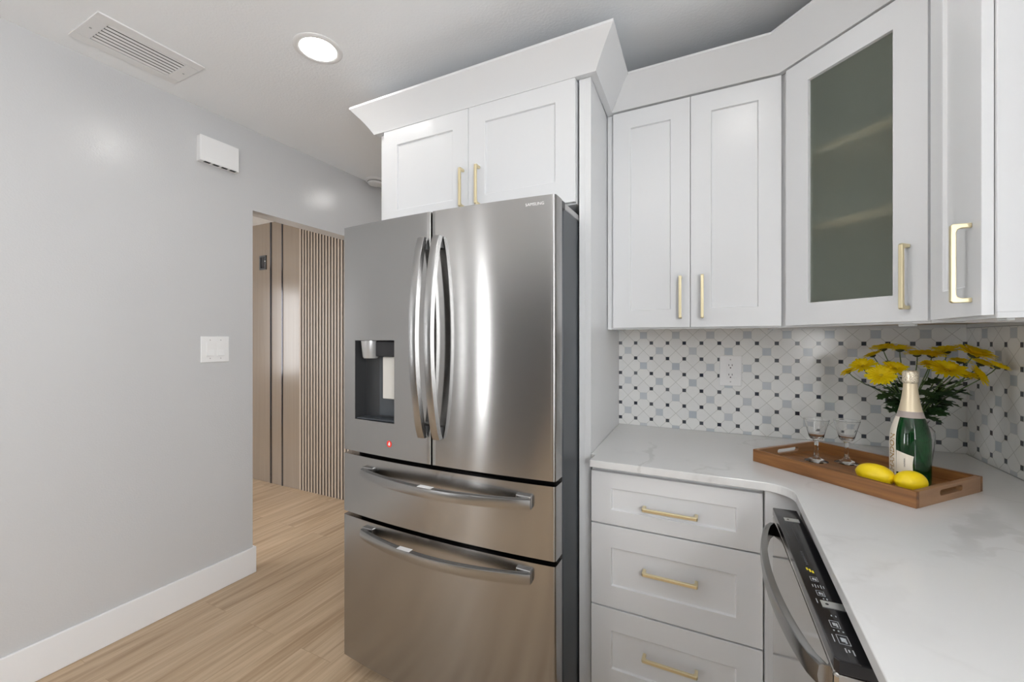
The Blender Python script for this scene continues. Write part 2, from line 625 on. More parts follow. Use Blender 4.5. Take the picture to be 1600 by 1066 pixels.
box(b, -0.09, 0.67, -3.08, -3.04, 0.002, 0.06)
box(b, -0.09, 0.67, -3.08, -3.04, 2.24, 2.298)
struct(new('added_door_1', b, 'frame'))
# baseboards
b = bx(XW, XW + 0.012, -0.72, 1.509, 0, 0.147)
box(b, XW - 0.11, XW, 1.494, 1.509, 0, 0.147)
struct(new('baseboard_left', b, 'trim', bevel=0.003))
struct(new('baseboard_hall', bx(-6.1, -4.301, 2.513, 2.525, 0, 0.14), 'trim'))

# hall panelling, seen through the opening
def hall_panel(x0, x1, label):
    o = new('wall_panel', bx(x0, x1, 2.503, 2.5249, 0.001, 2.419), 'laminate', bevel=0.001)
    return tag(o, label, 'wall panel', None)


hall_panel(-4.30, -3.7492, 'smooth taupe laminate wall panel in the hall carrying the black box')
hall_panel(-3.7284, -3.5851, 'narrow taupe laminate wall panel between the two shiny black strips')
hall_panel(-3.569, -3.3435, 'smooth taupe laminate wall panel between black strip and slats')
for x0, x1, lb in ((-3.7490, -3.7286, 'left shiny black metal strip on the hall wall panelling, nearer the black box'),
                   (-3.5849, -3.5692, 'right shiny black metal strip on the hall wall panelling, nearer the slats')):
    tag(new('trim_strip', bx(x0, x1, 2.499, 2.5249, 0.001, 2.419), 'chrome_black'), lb, 'trim strip')
sl = thing('slatted_panel', 'vertically slatted taupe wall panel with dark brown grooves in the hall', 'wall panel', (-3.3433, 2.525, 0))
new('backing', bx(0, 0.828, -0.019, -0.0002, 0.001, 2.419), 'groove', sl)
b = bmesh.new()
k = 0
while 0.0365 * k + 0.024 < 0.828:
    x0 = 0.0365 * k
    box(b, x0, x0 + 0.0195, -0.0245, -0.0191, 0.001, 2.419)
    k += 1
new('slats', b, 'slat', sl, bevel=0.001)
bo = thing('outlet_box', 'small open black electrical box high on the hall panel', 'outlet', (-3.8515, 2.503, 2.054))
b = bx(-0.048, 0.048, -0.008, 0, -0.066, -0.052)
box(b, -0.048, 0.048, -0.008, 0, 0.052, 0.066)
box(b, -0.048, -0.030, -0.008, 0, -0.052, 0.052)
box(b, 0.030, 0.048, -0.008, 0, -0.052, 0.052)
new('box_rim', b, 'dark_plastic', bo)
new('socket', bx(-0.029, 0.029, -0.004, 0, -0.051, 0.051), 'black', bo)
new('screw', lathe([(0, 0), (0.005, 0), (0.005, 0.003), (0, 0.004)], 10), 'zinc', bo, (0.038, -0.008, 0.01), (R(90), 0, 0))

tag(new('added_rug', bx(-5.2, -1.2, -5.0, -1.3, 0.0003, 0.012), 'rug', bevel=0.004), 'unseen dark grey rug added behind the camera to darken the fridge reflection', 'rug')  # rug added out of view to darken what the fridge reflects

# ---------------------------------------------------------------- ceiling and wall fittings
LIGHTS = [(-1.483, 1.195, 'round recessed ceiling light glowing above the fridge front'),
          (0.10, 0.98, 'recessed ceiling light above the counter corner'), (-0.3, -1.9, 'recessed ceiling light behind the camera over the open floor'),
          (-0.55, 0.15, 'added unseen ceiling light above the kitchen floor, filling the backsplash corner'), (-1.78, 2.46, 'recessed ceiling light in the passage beside the fridge'),  # the mid-floor light is added, to brighten the tiled corner
          (-3.8, -4.0, 'recessed ceiling light in the far corner of the living area'),
          (0.1, -2.2, 'recessed ceiling light near the right wall of the room behind')]
trim_me = lens_me = None


def downlight(x, y, z, label, gain=1.0):
    global trim_me, lens_me
    t = thing('ceiling_light', label, 'light', (x, y, z), 0, 'recessed ceiling lights')
    if trim_me is None:
        o = new('trim_ring', lathe([(0.070, -0.0005), (0.094, -0.0005), (0.094, -0.003), (0.088, -0.006), (0.074, -0.006), (0.070, -0.004), (0.070, -0.0005)], 40), 'plastic', t, smooth=True)
        trim_me = o.data
        o2 = new('lens', lathe([(0, -0.0034), (0.0695, -0.0034), (0.0695, -0.001), (0, -0.001)], 40), 'lens', t)
        lens_me = o2.data
    else:
        for nm, me in (('trim_ring', trim_me), ('lens', lens_me)):
            o = bpy.data.objects.new(nm, me)
            o.parent = t
            COL.objects.link(o)
    return t


for x, y, lb in LIGHTS:
    downlight(x, y, ZC, lb)
downlight(-3.6, 0.9, 2.42, 'recessed ceiling light in the hall before the slatted panel')

v = thing('air_vent', 'white rectangular air vent grille with curved louvres in the ceiling', 'vent', (-2.155, 0.878, ZC))
hx, hy, ix, iy = 0.128, 0.178, 0.082, 0.130
b = bmesh.new()
for (x0, x1, y0, y1) in ((-hx, -ix, -hy, hy), (ix, hx, -hy, hy), (-ix, ix, -hy, -iy), (-ix, ix, iy, hy)):
    box(b, x0, x1, y0, y1, -0.006, -0.0003)
new('vent_frame', b, 'plastic', v, bevel=0.0015)
new('duct', bx(-ix, ix, -iy, iy, -0.0006, -0.0003), 'gap', v)
b = bmesh.new()
for k in range(7):
    xc = -ix + 0.012 + k * 0.0235
    secs = []
    for y in (-iy + 0.001, iy - 0.001):
        pr = [(xc + 0.006, -0.0012), (xc + 0.002, -0.0042), (xc - 0.0035, -0.0058), (xc - 0.0042, -0.0050), (xc + 0.001, -0.0032), (xc + 0.0045, -0.0012)]
        secs.append([(px, y, pz) for px, pz in pr])
    loft(secs, b)
new('louvres', b, 'plastic', v)
for y in (-0.155, 0.155):
    new('screw', lathe([(0, -0.0075), (0.004, -0.007), (0.004, -0.0058), (0, -0.0058)], 12), 'grey_plastic', v, (0.0, y, 0))

c = thing('door_chime', 'white plastic door chime box high on the left wall', 'chime', (XW, 1.300, 2.306))
b = bx(0.0005, 0.040, -0.096, 0.096, -0.066, 0.066)
new('cover', b, 'plastic', c, bevel=0.004)
b = bx(0.0405, 0.0425, -0.078, 0.078, -0.064, -0.036)
new('grille', b, 'plastic', c, bevel=0.001)
for k in range(4):
    new('slot', bx(0.024, 0.0408, -0.075 + k * 0.042, -0.047 + k * 0.042, -0.0672, -0.0655), 'gap', c)
s = thing('light_switch', 'white double rocker light switch on the left wall', 'switch', (XW, 1.2935, 1.279))
new('switch_plate', bx(0.0003, 0.006, -0.0695, 0.0695, -0.068, 0.068), 'plastic', s, bevel=0.003)
for y in (-0.026, 0.026):
    secs = []
    for yy in (y - 0.0165, y + 0.0165):
        secs.append([(0.0062, yy, -0.033), (0.0125, yy, -0.033), (0.0085, yy, 0.0), (0.0095, yy, 0.033), (0.0062, yy, 0.033)])
    new('rocker', loft(secs), 'plastic', s)
    for z in (-0.048, 0.048):
        new('screw', lathe([(0, 0.0065), (0.003, 0.0065), (0.003, 0.006)], 10), 'grey_plastic', s, (0.0002, y, z), (0, R(90), 0))
d = thing('smoke_detector', 'round white smoke detector on the ceiling by the fridge cabinet', 'detector', (-2.318, 2.37, ZC))
new('base', lathe([(0, -0.0003), (0.073, -0.0003), (0.073, -0.010), (0.066, -0.014), (0, -0.014)], 40), 'plastic', d, smooth=True)
new('cover', lathe([(0, -0.0145), (0.058, -0.0145), (0.058, -0.022), (0.050, -0.033), (0.030, -0.036), (0, -0.036)], 40), 'plastic', d, smooth=True)
new('slot_ring', lathe([(0.0585, -0.016), (0.0592, -0.016), (0.0592, -0.020), (0.0585, -0.020)], 40), 'gap', d)

# ---------------------------------------------------------------- backsplash and outlet
tag(new('tile_backsplash', bx(-0.4535, XR - 0.0005, YB - 0.008, YB - 0.0003, 0.9145, 1.385), 'tile_back'),
    'marble mosaic backsplash with dark dots on the wall behind the tray', 'backsplash', 'mosaic backsplashes')
tag(new('tile_backsplash', bx(XR - 0.008, XR - 0.0003, -0.18, YB - 0.0085, 0.9145, 1.370), 'tile_right'),
    'marble mosaic backsplash on the right-hand wall beyond the flowers', 'backsplash', 'mosaic backsplashes')
o = thing('power_outlet', 'white double power outlet on the mosaic backsplash', 'outlet', (0.0375, YB - 0.008, 1.1915))
new('outlet_plate', bx(-0.0435, 0.0435, -0.006, -0.0003, -0.0667, 0.0667), 'plastic', o, bevel=0.0025)
new('receptacle', bx(-0.0168, 0.0168, -0.0075, -0.0061, -0.0335, 0.0335), 'plastic', o, bevel=0.0008)
for zc in (0.017, -0.027 + 0.002):
    for x in (-0.0065, 0.0065):
        new('slot', bx(x - 0.0012, x + 0.0012, -0.0079, -0.0074, zc + 0.004, zc + 0.012), 'gap', o)
    new('slot', lathe([(0, 0), (0.0028, 0), (0.0028, 0.0006), (0, 0.0006)], 12), 'gap', o, (0, -0.0074, zc - 0.004), (R(90), 0, 0))
for z in (-0.049, 0.049):
    new('screw', lathe([(0, 0.0005), (0.003, 0), (0.003, -0.001)], 10), 'grey_plastic', o, (0, -0.0063, z), (R(90), 0, 0))


# ---------------------------------------------------------------- cabinets
def shaker(w, h, stile, rail_b=None, rail_t=None, t=0.019, glass=False, recess=0.008, sl=0.0022):
    """front at y=0, back at y=t, lower left corner at the origin"""
    rb, rt = rail_b or stile, rail_t or stile
    bm = bmesh.new()
    O = [(0, 0), (w, 0), (w, h), (0, h)]
    I = [(stile, rb), (w - stile, rb), (w - stile, h - rt), (stile, h - rt)]
    I2 = [(stile + sl, rb + sl), (w - stile - sl, rb + sl), (w - stile - sl, h - rt - sl), (stile + sl, h - rt - sl)]
    V = lambda L, y: [bm.verts.new((x, y, z)) for x, z in L]
    of, ob = V(O, 0), V(O, t)
    i1 = V(I, 0)
    if glass:
        i2 = V(I2, t)
    else:
        i2 = V(I2, recess)
    for k in range(4):
        j = (k + 1) % 4
        bm.faces.new((of[k], of[j], i1[j], i1[k]))
        bm.faces.new((i1[k], i1[j], i2[j], i2[k]))
        bm.faces.new((of[k], ob[k], ob[j], of[j]))
        if glass:
            bm.faces.new((ob[k], i2[k], i2[j], ob[j]))
    if not glass:
        bm.faces.new(i2)
        bm.faces.new(ob[::-1])
    return bm


def pull(L, vertical, parent, loc, proj=0.034):
    """brass bar pull, centred on loc, standing out along -y"""
    h = L / 2
    bm = bmesh.new()
    w = 0.0052
    # profile in (s, y): outline of the arch with rounded inner corners, extruded across
    out = [(-h, 0), (-h - 0.0005, -proj + 0.004), (-h + 0.003, -proj), (h - 0.003, -proj), (h + 0.0005, -proj + 0.004), (h, 0)]
    inn = [(h - 0.010, 0), (h - 0.0095, -proj + 0.017), (h - 0.0125, -proj + 0.0115), (h - 0.018, -proj + 0.0095), (-h + 0.018, -proj + 0.0095), (-h + 0.0125, -proj + 0.0115), (-h + 0.0095, -proj + 0.017), (-h + 0.010, 0)]
    pts = out + inn
    fr, bk = [], []
    for s_, y in pts:
        if vertical:
            fr.append(bm.verts.new((-w, y, s_)))
            bk.append(bm.verts.new((w, y, s_)))
        else:
            fr.append(bm.verts.new((s_, y, w)))
            bk.append(bm.verts.new((s_, y, -w)))
    n = len(pts)
    for i in range(n):
        j = (i + 1) % n
        bm.faces.new((fr[i], fr[j], bk[j], bk[i]))
    bm.faces.new(fr[::-1])
    bm.faces.new(bk)
    return new('handle', bm, 'brass', parent, loc, bevel=0.0015)


def door(parent, x, z, w, h, stile, handle=None, rail_b=None, rail_t=None, name='door', glass=False):
    """handle: ('v'|'h', x centre, z centre, length)"""
    d = new(name, shaker(w, h, stile, rail_b, rail_t, glass=glass), 'white', parent, (x, -0.0205, z), bevel=0.0012)
    if handle:
        k, hx_, hz_, L = handle
        pull(L, k == 'v', d, (hx_, -0.0002, hz_))
    return d


# cabinet over the fridge
fc = thing('wall_cabinet', 'white two-door cabinet above the fridge', 'cabinet', (-1.411, 1.50, 1.83))
new('body', bx(0, 0.934, 0, 0.609, 0, 0.456), 'white', fc, bevel=0.001)
door(fc, 0.0145, 0.004, 0.4585, 0.455, 0.078, ('v', 0.4358, 0.122, 0.160), 0.085, 0.074)
door(fc, 0.4755, 0.004, 0.4585, 0.455, 0.078, ('v', 0.051, 0.122, 0.160), 0.085, 0.074)
tag(new('end_panel', bx(-1.4302, -1.4115, 1.50, YB - 0.001, 0.0, 2.286), 'white', bevel=0.001), 'white tall end panel on the hall side of the fridge', 'panel')
pn = thing('end_panel', 'white tall end panel between the fridge and the drawers', 'panel', (0, 0, 0))
new('board', prism([(-0.446, 1.50), (-0.4243, 1.50), (-0.4545, YB - 0.0010), (-0.4752, YB - 0.0010)], 0, 2.286), 'white', pn)
new('filler_strip', bx(-0.468, -0.4463, 1.50, 1.519, 0, 2.286), 'white', pn)

# wall cabinet beside the fridge
wc = thing('wall_cabinet', 'white two-door wall cabinet over the outlet, beside the fridge panel', 'cabinet', (-0.437, 1.805, 1.372))
new('body', bx(0, 0.6325, 0, 0.304, 0.012, 0.914), 'white', wc, bevel=0.001)
b = bx(0, 0.6325, 0, 0.019, 0, 0.0119)
box(b, 0, 0.016, 0.019, 0.304, 0, 0.0119)
box(b, 0.6165, 0.6325, 0.019, 0.304, 0, 0.0119)
new('bottom_rail', b, 'white', wc)
new('underside', bx(0.0161, 0.6164, 0.0191, 0.296, 0.009, 0.0119), 'birch', wc)
door(wc, 0.0279, 0.006, 0.3008, 0.902, 0.072, ('v', 0.266, 0.117, 0.166))
door(wc, 0.3307, 0.006, 0.3008, 0.902, 0.072, ('v', 0.042, 0.117, 0.166))

# diagonal corner cabinet with the frosted door
cc = thing('corner_cabinet', 'white diagonal corner cabinet with a frosted glass door', 'cabinet', (0.196, 1.805, 1.372), R(-45))


def loc45(x, y):
    dx, dy = x - 0.196, y - 1.805
    a = R(45)
    return (dx * math.cos(a) - dy * math.sin(a), dx * math.sin(a) + dy * math.cos(a))


FP = [(0.1965, 1.805), (0.501, 1.5005), (0.8055, 1.5005), (0.8055, 2.1015), (0.1965, 2.1015)]
L5 = [loc45(*p) for p in FP]


def inset_wall(a, b_, th, z0, z1, bm):
    (x0, y0), (x1, y1) = a, b_
    d = Vector((x1 - x0, y1 - y0)).normalized()
    n = Vector((-d.y, d.x)) * th
    prism([(x0, y0), (x1, y1), (x1 + n.x, y1 + n.y), (x0 + n.x, y0 + n.y)], z0, z1, bm)


b = bmesh.new()
for i in range(1, 5):
    inset_wall(L5[i], L5[(i + 1) % 5], 0.012, 0, 0.914, b)
new('carcass', b, 'white', cc)
b = prism(L5, 0.902, 0.914)
new('top_board', b, 'white', cc)
IN = [loc45(*p) for p in [(0.215, 1.812), (0.506, 1.521), (0.79, 1.516), (0.79, 2.087), (0.212, 2.087)]]
new('underside', prism(IN, 0.012, 0.026), 'birch', cc)
Wd = math.hypot(0.3045, 0.3045)
b = bx(0.0, 0.050, 0, 0.019, 0, 0.902)
box(b, Wd - 0.038, Wd, 0, 0.019, 0, 0.902)
box(b, 0.050, Wd - 0.038, 0, 0.019, 0, 0.036)
box(b, 0.050, Wd - 0.038, 0, 0.019, 0.866, 0.902)
new('face_frame', b, 'white', cc, bevel=0.0008)
for z in (0.335, 0.595):
    new('shelf', prism([loc45(*p) for p in [(0.252, 1.810), (0.506, 1.556), (0.785, 1.53), (0.785, 2.08), (0.225, 2.08)]], z, z + 0.018), 'birch', cc)
gd = door(cc, 0.0335, 0.006, 0.401, 0.902, 0.0792, ('v', 0.3585, 0.122, 0.178), 0.0745, 0.077, 'glass_door', True)
new('glass_pane', bx(0.070, 0.335, 0.011, 0.015, 0.066, 0.833), 'frosted', gd)

new('mounting_clip', bx(0.345, 0.385, 0.022, 0.034, -0.006, 0.0115), 'nozzle_clear', cc, bevel=0.002)
# narrow cabinet on the right-hand wall
nc = thing('wall_cabinet', 'white narrow single-door wall cabinet at the right edge', 'cabinet', (0.501, 1.4995, 1.372), R(-90))
new('body', bx(0, 0.2995, 0, 0.304, 0.012, 0.914), 'white', nc, bevel=0.001)
b = bx(0, 0.2995, 0, 0.019, 0, 0.0119)
box(b, 0, 0.016, 0.019, 0.304, 0, 0.0119)
box(b, 0.2835, 0.2995, 0.019, 0.304, 0, 0.0119)
new('bottom_rail', b, 'white', nc)
new('underside', bx(0.0161, 0.2834, 0.0191, 0.2955, 0.009, 0.0119), 'birch', nc)
new('mounting_clip', bx(0.245, 0.282, 0.021, 0.034, -0.005, 0.0085), 'nozzle_clear', nc, bevel=0.002)
door(nc, 0.0560, 0.006, 0.2365, 0.902, 0.066, ('v', 0.197, 0.115, 0.170))

# crown mouldings
def sweep(path, prof, cap0=None, cap1=None):
    secs = []
    n = len(path)
    P = [Vector(p) for p in path]
    for i in range(n):
        def right(a, b_):
            d = (b_ - a).normalized()
            return Vector((d.y, -d.x))
        if i == 0:
            m = right(P[0], P[1]) if cap0 is None else cap0
        elif i == n - 1:
            m = right(P[-2], P[-1]) if cap1 is None else cap1
        else:
            r1, r2 = right(P[i - 1], P[i]), right(P[i], P[i + 1])
            m = (r1 + r2).normalized()
            m = m / max(0.2, m.dot(r1))
        secs.append([(P[i].x + m.x * o_, P[i].y + m.y * o_, z) for o_, z in prof])
    return loft(secs)


def mitre(a, b_, c_):
    a, b_, c_ = Vector(a), Vector(b_), Vector(c_)
    d1, d2 = (b_ - a).normalized(), (c_ - b_).normalized()
    r1, r2 = Vector((d1.y, -d1.x)), Vector((d2.y, -d2.x))
    m = (r1 + r2).normalized()
    return m / max(0.2, m.dot(r1))


PROF = [(0.0, 2.2868), (0.024, 2.2868), (0.025, 2.2905), (0.031, 2.300), (0.040, 2.314), (0.052, 2.331), (0.067, 2.350), (0.083, 2.368), (0.096, 2.3825), (0.100, 2.3865), (0.100, 2.3955), (0.0, 2.3955)]
PROF_W = [(0.0, 2.2868), (0.023, 2.2868), (0.030, 2.296), (0.094, 2.383), (0.100, 2.3865), (0.100, 2.3945), (0.0, 2.3945)]
PF = [(-1.4303, 2.109), (-1.4303, 1.4995), (-0.4241, 1.4995), (-0.437, 1.8045), (0.1963, 1.8045), (0.501, 1.5), (0.501, 1.2), (0.805, 1.2)]
mi = mitre(PF[2], PF[3], PF[4])
tag(new('crown_moulding', sweep(PF[:4], PROF, None, mi), 'white', smooth=True), 'white crown moulding along the top of the cabinet above the fridge', 'moulding', 'cabinet crown mouldings')
tag(new('crown_moulding', sweep(PF[3:], PROF_W, mi, None), 'white', smooth=True), 'white crown moulding over the wall cabinets and the frosted corner door', 'moulding', 'cabinet crown mouldings')

# base drawers
bc = thing('drawer_cabinet', 'white base cabinet with three drawers beside the fridge', 'cabinet', (-0.412, 1.474, 0))
new('body', bx(0, 0.527, 0, 0.628, 0.1, 0.8885), 'white', bc, bevel=0.001)
new('toe_kick', bx(0.0, 0.527, 0.06, 0.075, 0, 0.0999), 'white', bc)
DW_ = 0.5215
for z, h, rb in ((0.6905, 0.1785, 0.0505), (0.4045, 0.281, 0.075), (0.118, 0.281, 0.075)):
    hz = {0.6905: 0.0795, 0.4045: 0.155, 0.118: 0.160}[z]
    door(bc, 0.0021, z, DW_, h, 0.0705, ('h', 0.261, hz, 0.168), rb, 0.054 if h < 0.2 else 0.075, 'drawer')
new('filler_strip', bx(0.5273, 0.5325, -0.044, 0.0, 0.1, 0.8885), 'white', bc)
new('filler_strip', bx(0.5326, 0.70, -0.044, -0.026, 0.1, 0.8885), 'white', bc)

# worktop
pts = [(-0.4537, 2.1012), (-0.4235, 1.4985), (-0.4065, 1.4975), (-0.4065, 1.42)]
for k in range(13):
    a = R(90 - 90 * k / 12)
    pts.append((0.108 + 0.072 * math.cos(a), 1.348 + 0.072 * math.sin(a)))
pts += [(0.18, -2.0), (0.7975, -2.0), (0.7975, 2.1012)]
tag(new('countertop', prism(pts, 0.889, 0.914), 'quartz', bevel=0.0025, seg=3), 'white quartz worktop with faint grey veins', 'countertop')
bb = thing('base_cabinet', 'white base cabinet run under the worktop before the dishwasher', 'cabinet', (0.22, -1.99, 0))
new('body', bx(0, 0.575, 0, 2.70, 0.1, 0.888), 'white', bb)
new('toe_kick', bx(0.06, 0.075, 0, 2.70, 0, 0.0999), 'white', bb)

# ---------------------------------------------------------------- dishwasher
dw = thing('dishwasher', 'stainless dishwasher with a black top control strip under the worktop', 'dishwasher', (0.1258, 1.346, 0), R(-88.12))
new('tub', bx(0.004, 0.594, 0.062, 0.60, 0.1, 0.868), 'dark_plastic', dw)
new('kick_plate', bx(0.004, 0.594, 0.09, 0.10, 0.0, 0.0999), 'dark_plastic', dw)
new('door_panel', bx(0, 0.598, 0.0, 0.050, 0.11, 0.849), 'dw_steel', dw, bevel=0.006, seg=3)
new('control_panel', prism([(0.0, 0.0005), (0.594, 0.0005), (0.600, 0.006), (0.600, 0.056), (0.0, 0.056)], 0.8495, 0.870), 'black', dw, bevel=0.002)
# bowed handle
N = 24
secs = []
for i in range(N + 1):
    s_ = i / N
    xx = 0.022 + 0.545 * s_
    o_ = -(0.004 + 0.040 * math.sin(PI * s_) ** 0.62)
    dx_ = 0.0
    secs.append([(xx, o_ - 0.0075, 0.803), (xx, o_ - 0.0095, 0.819), (xx, o_ - 0.0075, 0.834), (xx, o_ - 0.004, 0.8365), (xx, o_ + 0.0055, 0.8365), (xx, o_ + 0.0055, 0.802)])
new('handle', loft(secs), 'steel_handle', dw, smooth=True)
ZT = 0.8702
for (x, y) in ((0.077, 0.016), (0.455, 0.015)):
    bk = new('bracket', bx(x - 0.010, x + 0.010, y, y + 0.032, ZT, ZT + 0.0012), 'zinc', dw)
    new('screw_hole', lathe([(0, 0), (0.0026, 0), (0.0026, 0.0003), (0, 0.0003)], 12), 'gap', bk, (x, y + 0.008, ZT + 0.0012))


def marks(name, rects, mat):
    b = bmesh.new()
    for (x, y, w, h) in rects:
        box(b, x - w / 2, x + w / 2, y - h / 2, y + h / 2, ZT, ZT + 0.0002)
    return new(name, b, mat, dw)


def frame_rects(x, y, w, h, th=0.0008):
    return [(x - w / 2, y, th, h), (x + w / 2, y, th, h), (x, y - h / 2, w, th), (x, y + h / 2, w, th)]


marks('display', [(0.168, 0.0245, 0.085, 0.0005), (0.168, 0.009, 0.085, 0.0004)], 'fridge_side')
rr = []
for k in range(9):
    rr.append((0.255 + k * 0.0072, 0.021 + (k % 2) * 0.0004, 0.0048, 0.0042))
marks('printed_name', rr, 'fridge_side')
marks('yellow_icon', [(0.332, 0.017, 0.010, 0.003), (0.337, 0.021, 0.012, 0.003), (0.341, 0.025, 0.010, 0.003)], 'yellow_mark')
for (x, y, w, h) in ((0.370, 0.021, 0.016, 0.011), (0.420, 0.021, 0.017, 0.011), (0.511, 0.021, 0.018, 0.012), (0.549, 0.023, 0.022, 0.014)):
    marks('printed_button', frame_rects(x, y, w, h) + [(x, y - 0.001, w * 0.45, h * 0.32), (x + 0.0015, y + 0.0025, w * 0.55, h * 0.18)], 'mark')
for r_ in [(0.396, 0.014 + k * 0.0042, 0.009 + 0.003 * (k % 2), 0.0012) for k in range(5)] + [(0.437, 0.022, 0.003, 0.002), (0.437, 0.027, 0.005, 0.002), (0.448, 0.010, 0.014, 0.0012),
          (0.487, 0.022, 0.004, 0.0015), (0.487, 0.028, 0.004, 0.0015), (0.528, 0.016, 0.003, 0.002), (0.528, 0.022, 0.003, 0.002), (0.528, 0.028, 0.003, 0.002), (0.549, 0.0105, 0.018, 0.0012),
          (0.574, 0.020, 0.010, 0.0016), (0.574, 0.024, 0.006, 0.0016), (0.576, 0.029, 0.012, 0.0016)]:
    marks('printed_mark', [r_], 'mark')

# ---------------------------------------------------------------- refrigerator
FX0, FX1, FYC = -1.364, -0.456, 1.220     # door corners (front plane at the corner)
XM = (FX0 + FX1) / 2
HALF = (FX1 - FX0) / 2
SAG = 0.024
fr = thing('refrigerator', 'stainless steel French-door refrigerator with two freezer drawers', 'refrigerator', (XM, FYC, 0))


def fy(x):
    """front surface (local y) at local x"""
    return -SAG * (1 - (x / HALF) ** 2)


def curved(x0, x1, z0, z1, hole=None, back=0.058, rl=0.004, rr_=0.004, n=26):
    xs = [x0 + (x1 - x0) * i / n for i in range(n + 1)]
    if hole:
        xs += [hole[0], hole[1]]
    xs = sorted(set(round(x, 5) for x in xs))
    ring = []
    for k in range(5):                    # left rounded edge
        a = R(180 + 90 * k / 4)
        ring.append((x0 + rl + rl * math.cos(a), fy(x0 + rl) + rl + rl * math.sin(a)))
    for x in xs:
        if x0 + rl + 0.002 < x < x1 - rr_ - 0.002:
            ring.append((x, fy(x)))
    for k in range(6):
        a = R(270 + 90 * k / 5)
        ring.append((x1 - rr_ + rr_ * math.cos(a), fy(x1 - rr_) + rr_ + rr_ * math.sin(a)))
    pts = ring + [(x1, back), (x0, back)]
    bm = bmesh.new()
    if not hole:
        return prism(pts, z0, z1, bm)
    h0, h1, hz0, hz1 = hole
    zs = [z0, hz0, hz1, z1]
    V = [[bm.verts.new((x, y, z)) for x, y in pts] for z in zs]
    n_ = len(pts)
    for i in range(n_):
        j = (i + 1) % n_
        xa, xb = pts[i][0], pts[j][0]
        front = i < len(ring) - 1
        for k in range(3):
            if front and k == 1 and xa > h0 - 1e-4 and xb < h1 + 1e-4:
                continue
            bm.faces.new((V[k][i], V[k][j], V[k + 1][j], V[k + 1][i]))
    bm.faces.new(V[0][::-1])
    bm.faces.new(V[3])
    return bm


new('body', bx(FX0 + 0.018 - XM, -0.474 - XM, 0.121, 0.80, 0.045, 1.770), 'fridge_side', fr, bevel=0.003)
new('top_cover', bx(FX0 + 0.018 - XM, -0.474 - XM, 0.121, 0.80, 1.7705, 1.793), 'grey_plastic', fr, bevel=0.004)
new('gasket', bx(FX0 + 0.022 - XM, -0.478 - XM, 0.061, 0.1205, 0.075, 1.76), 'gap', fr)
for sx in (-1, 1):
    b = bx(sx * 0.432 - 0.012, sx * 0.432 + 0.012, 0.0605, 0.1195, 1.7605, 1.787)
    new('hinge_cover', b, 'dark_plastic', fr, bevel=0.003)
    new('foot', lathe([(0, 0), (0.024, 0), (0.026, 0.006), (0.022, 0.014), (0.012, 0.02), (0.012, 0.046), (0, 0.046)], 20), 'dark_plastic', fr, (sx * 0.385, 0.16, 0.0), smooth=True)
    new('foot', lathe([(0, 0), (0.024, 0), (0.026, 0.006), (0.022, 0.014), (0.012, 0.02), (0.012, 0.046), (0, 0.046)], 20), 'dark_plastic', fr, (sx * 0.385, 0.74, 0.0), smooth=True)
new('kick_grille', bx(-0.39, 0.39, 0.125, 0.135, 0.02, 0.0449), 'dark_plastic', fr)


def vhandle(x, parent):
    secs = []
    N_ = 28
    z0, z1 = 0.985, 1.686
    for i in range(N_ + 1):
        s_ = i / N_
        z = z0 + (z1 - z0) * s_
        o_ = fy(x) - 0.010 - 0.050 * math.sin(PI * s_) ** 0.75
        w_ = 0.0135
        secs.append([(x - w_, o_ - 0.013, z), (x + w_ * 0.75, o_ - 0.013, z), (x + w_, o_ - 0.011, z), (x + w_, o_ + 0.009, z), (x - w_, o_ + 0.009, z)])
    h = new('handle', loft(secs), 'steel_handle', parent, smooth=True)
    for zc, zz in ((z0 + 0.022, 1), (z1 - 0.022, -1)):
        new('handle_mount', bx(x - 0.010, x + 0.010, fy(x) - 0.012, fy(x) - 0.0002, zc - 0.018, zc + 0.018), 'dark_plastic', parent)
    return h


HOLE = (-1.2945 - XM, -1.0815 - XM, 1.017, 1.326)
ld = new('door', curved(FX0 - XM, -0.003, 0.8895, 1.778, HOLE, rl=0.006), 'steel', fr, smooth=True)
rd = new('door', curved(0.003, FX1 - XM, 0.8895, 1.778, None, rr_=0.010), 'steel', fr, smooth=True)
vhandle(-0.0275, ld)
vhandle(0.0365, rd)
# water dispenser recess
h0, h1, hz0, hz1 = HOLE
yb = 0.052
b = bmesh.new()
th = 0.0025
fl, frr = fy(h0), fy(h1)
ym = fy((h0 + h1) / 2)
def quad(bm, *p):
    bm.faces.new([bm.verts.new(q) for q in p])
quad(b, (h0 + .0005, fl + .0005, hz0), (h0 + .0005, yb, hz0), (h0 + .0005, yb, hz1), (h0 + .0005, fl + .0005, hz1))
quad(b, (h1 - .0005, frr + .0005, hz0), (h1 - .0005, yb, hz0), (h1 - .0005, yb, hz1), (h1 - .0005, frr + .0005, hz1))
quad(b, (h0, yb, hz0), (h1, yb, hz0), (h1, yb, hz1), (h0, yb, hz1))
for z in (hz0 + .0005, hz1 - .0005):
    n_ = 8
    top = []
    for i in range(n_ + 1):
        x = h0 + (h1 - h0) * i / n_
        top.append(b.verts.new((x, fy(x) + 0.0005, z)))
    top.append(b.verts.new((h1, yb, z)))
    top.append(b.verts.new((h0, yb, z)))
    b.faces.new(top)
new('dispenser_recess', b, 'dark_plastic', ld)
new('back_plate', bx(h0 + 0.075, h1 - 0.004, yb - 0.004, yb - 0.0005, hz0 + 0.012, hz1 - 0.06), 'fridge_side', ld, bevel=0.001)
new('dispenser_head', bx(h0 + 0.10, h1 - 0.004, 0.0, yb - 0.001, hz1 - 0.062, hz1 - 0.002), 'black', ld, bevel=0.004)
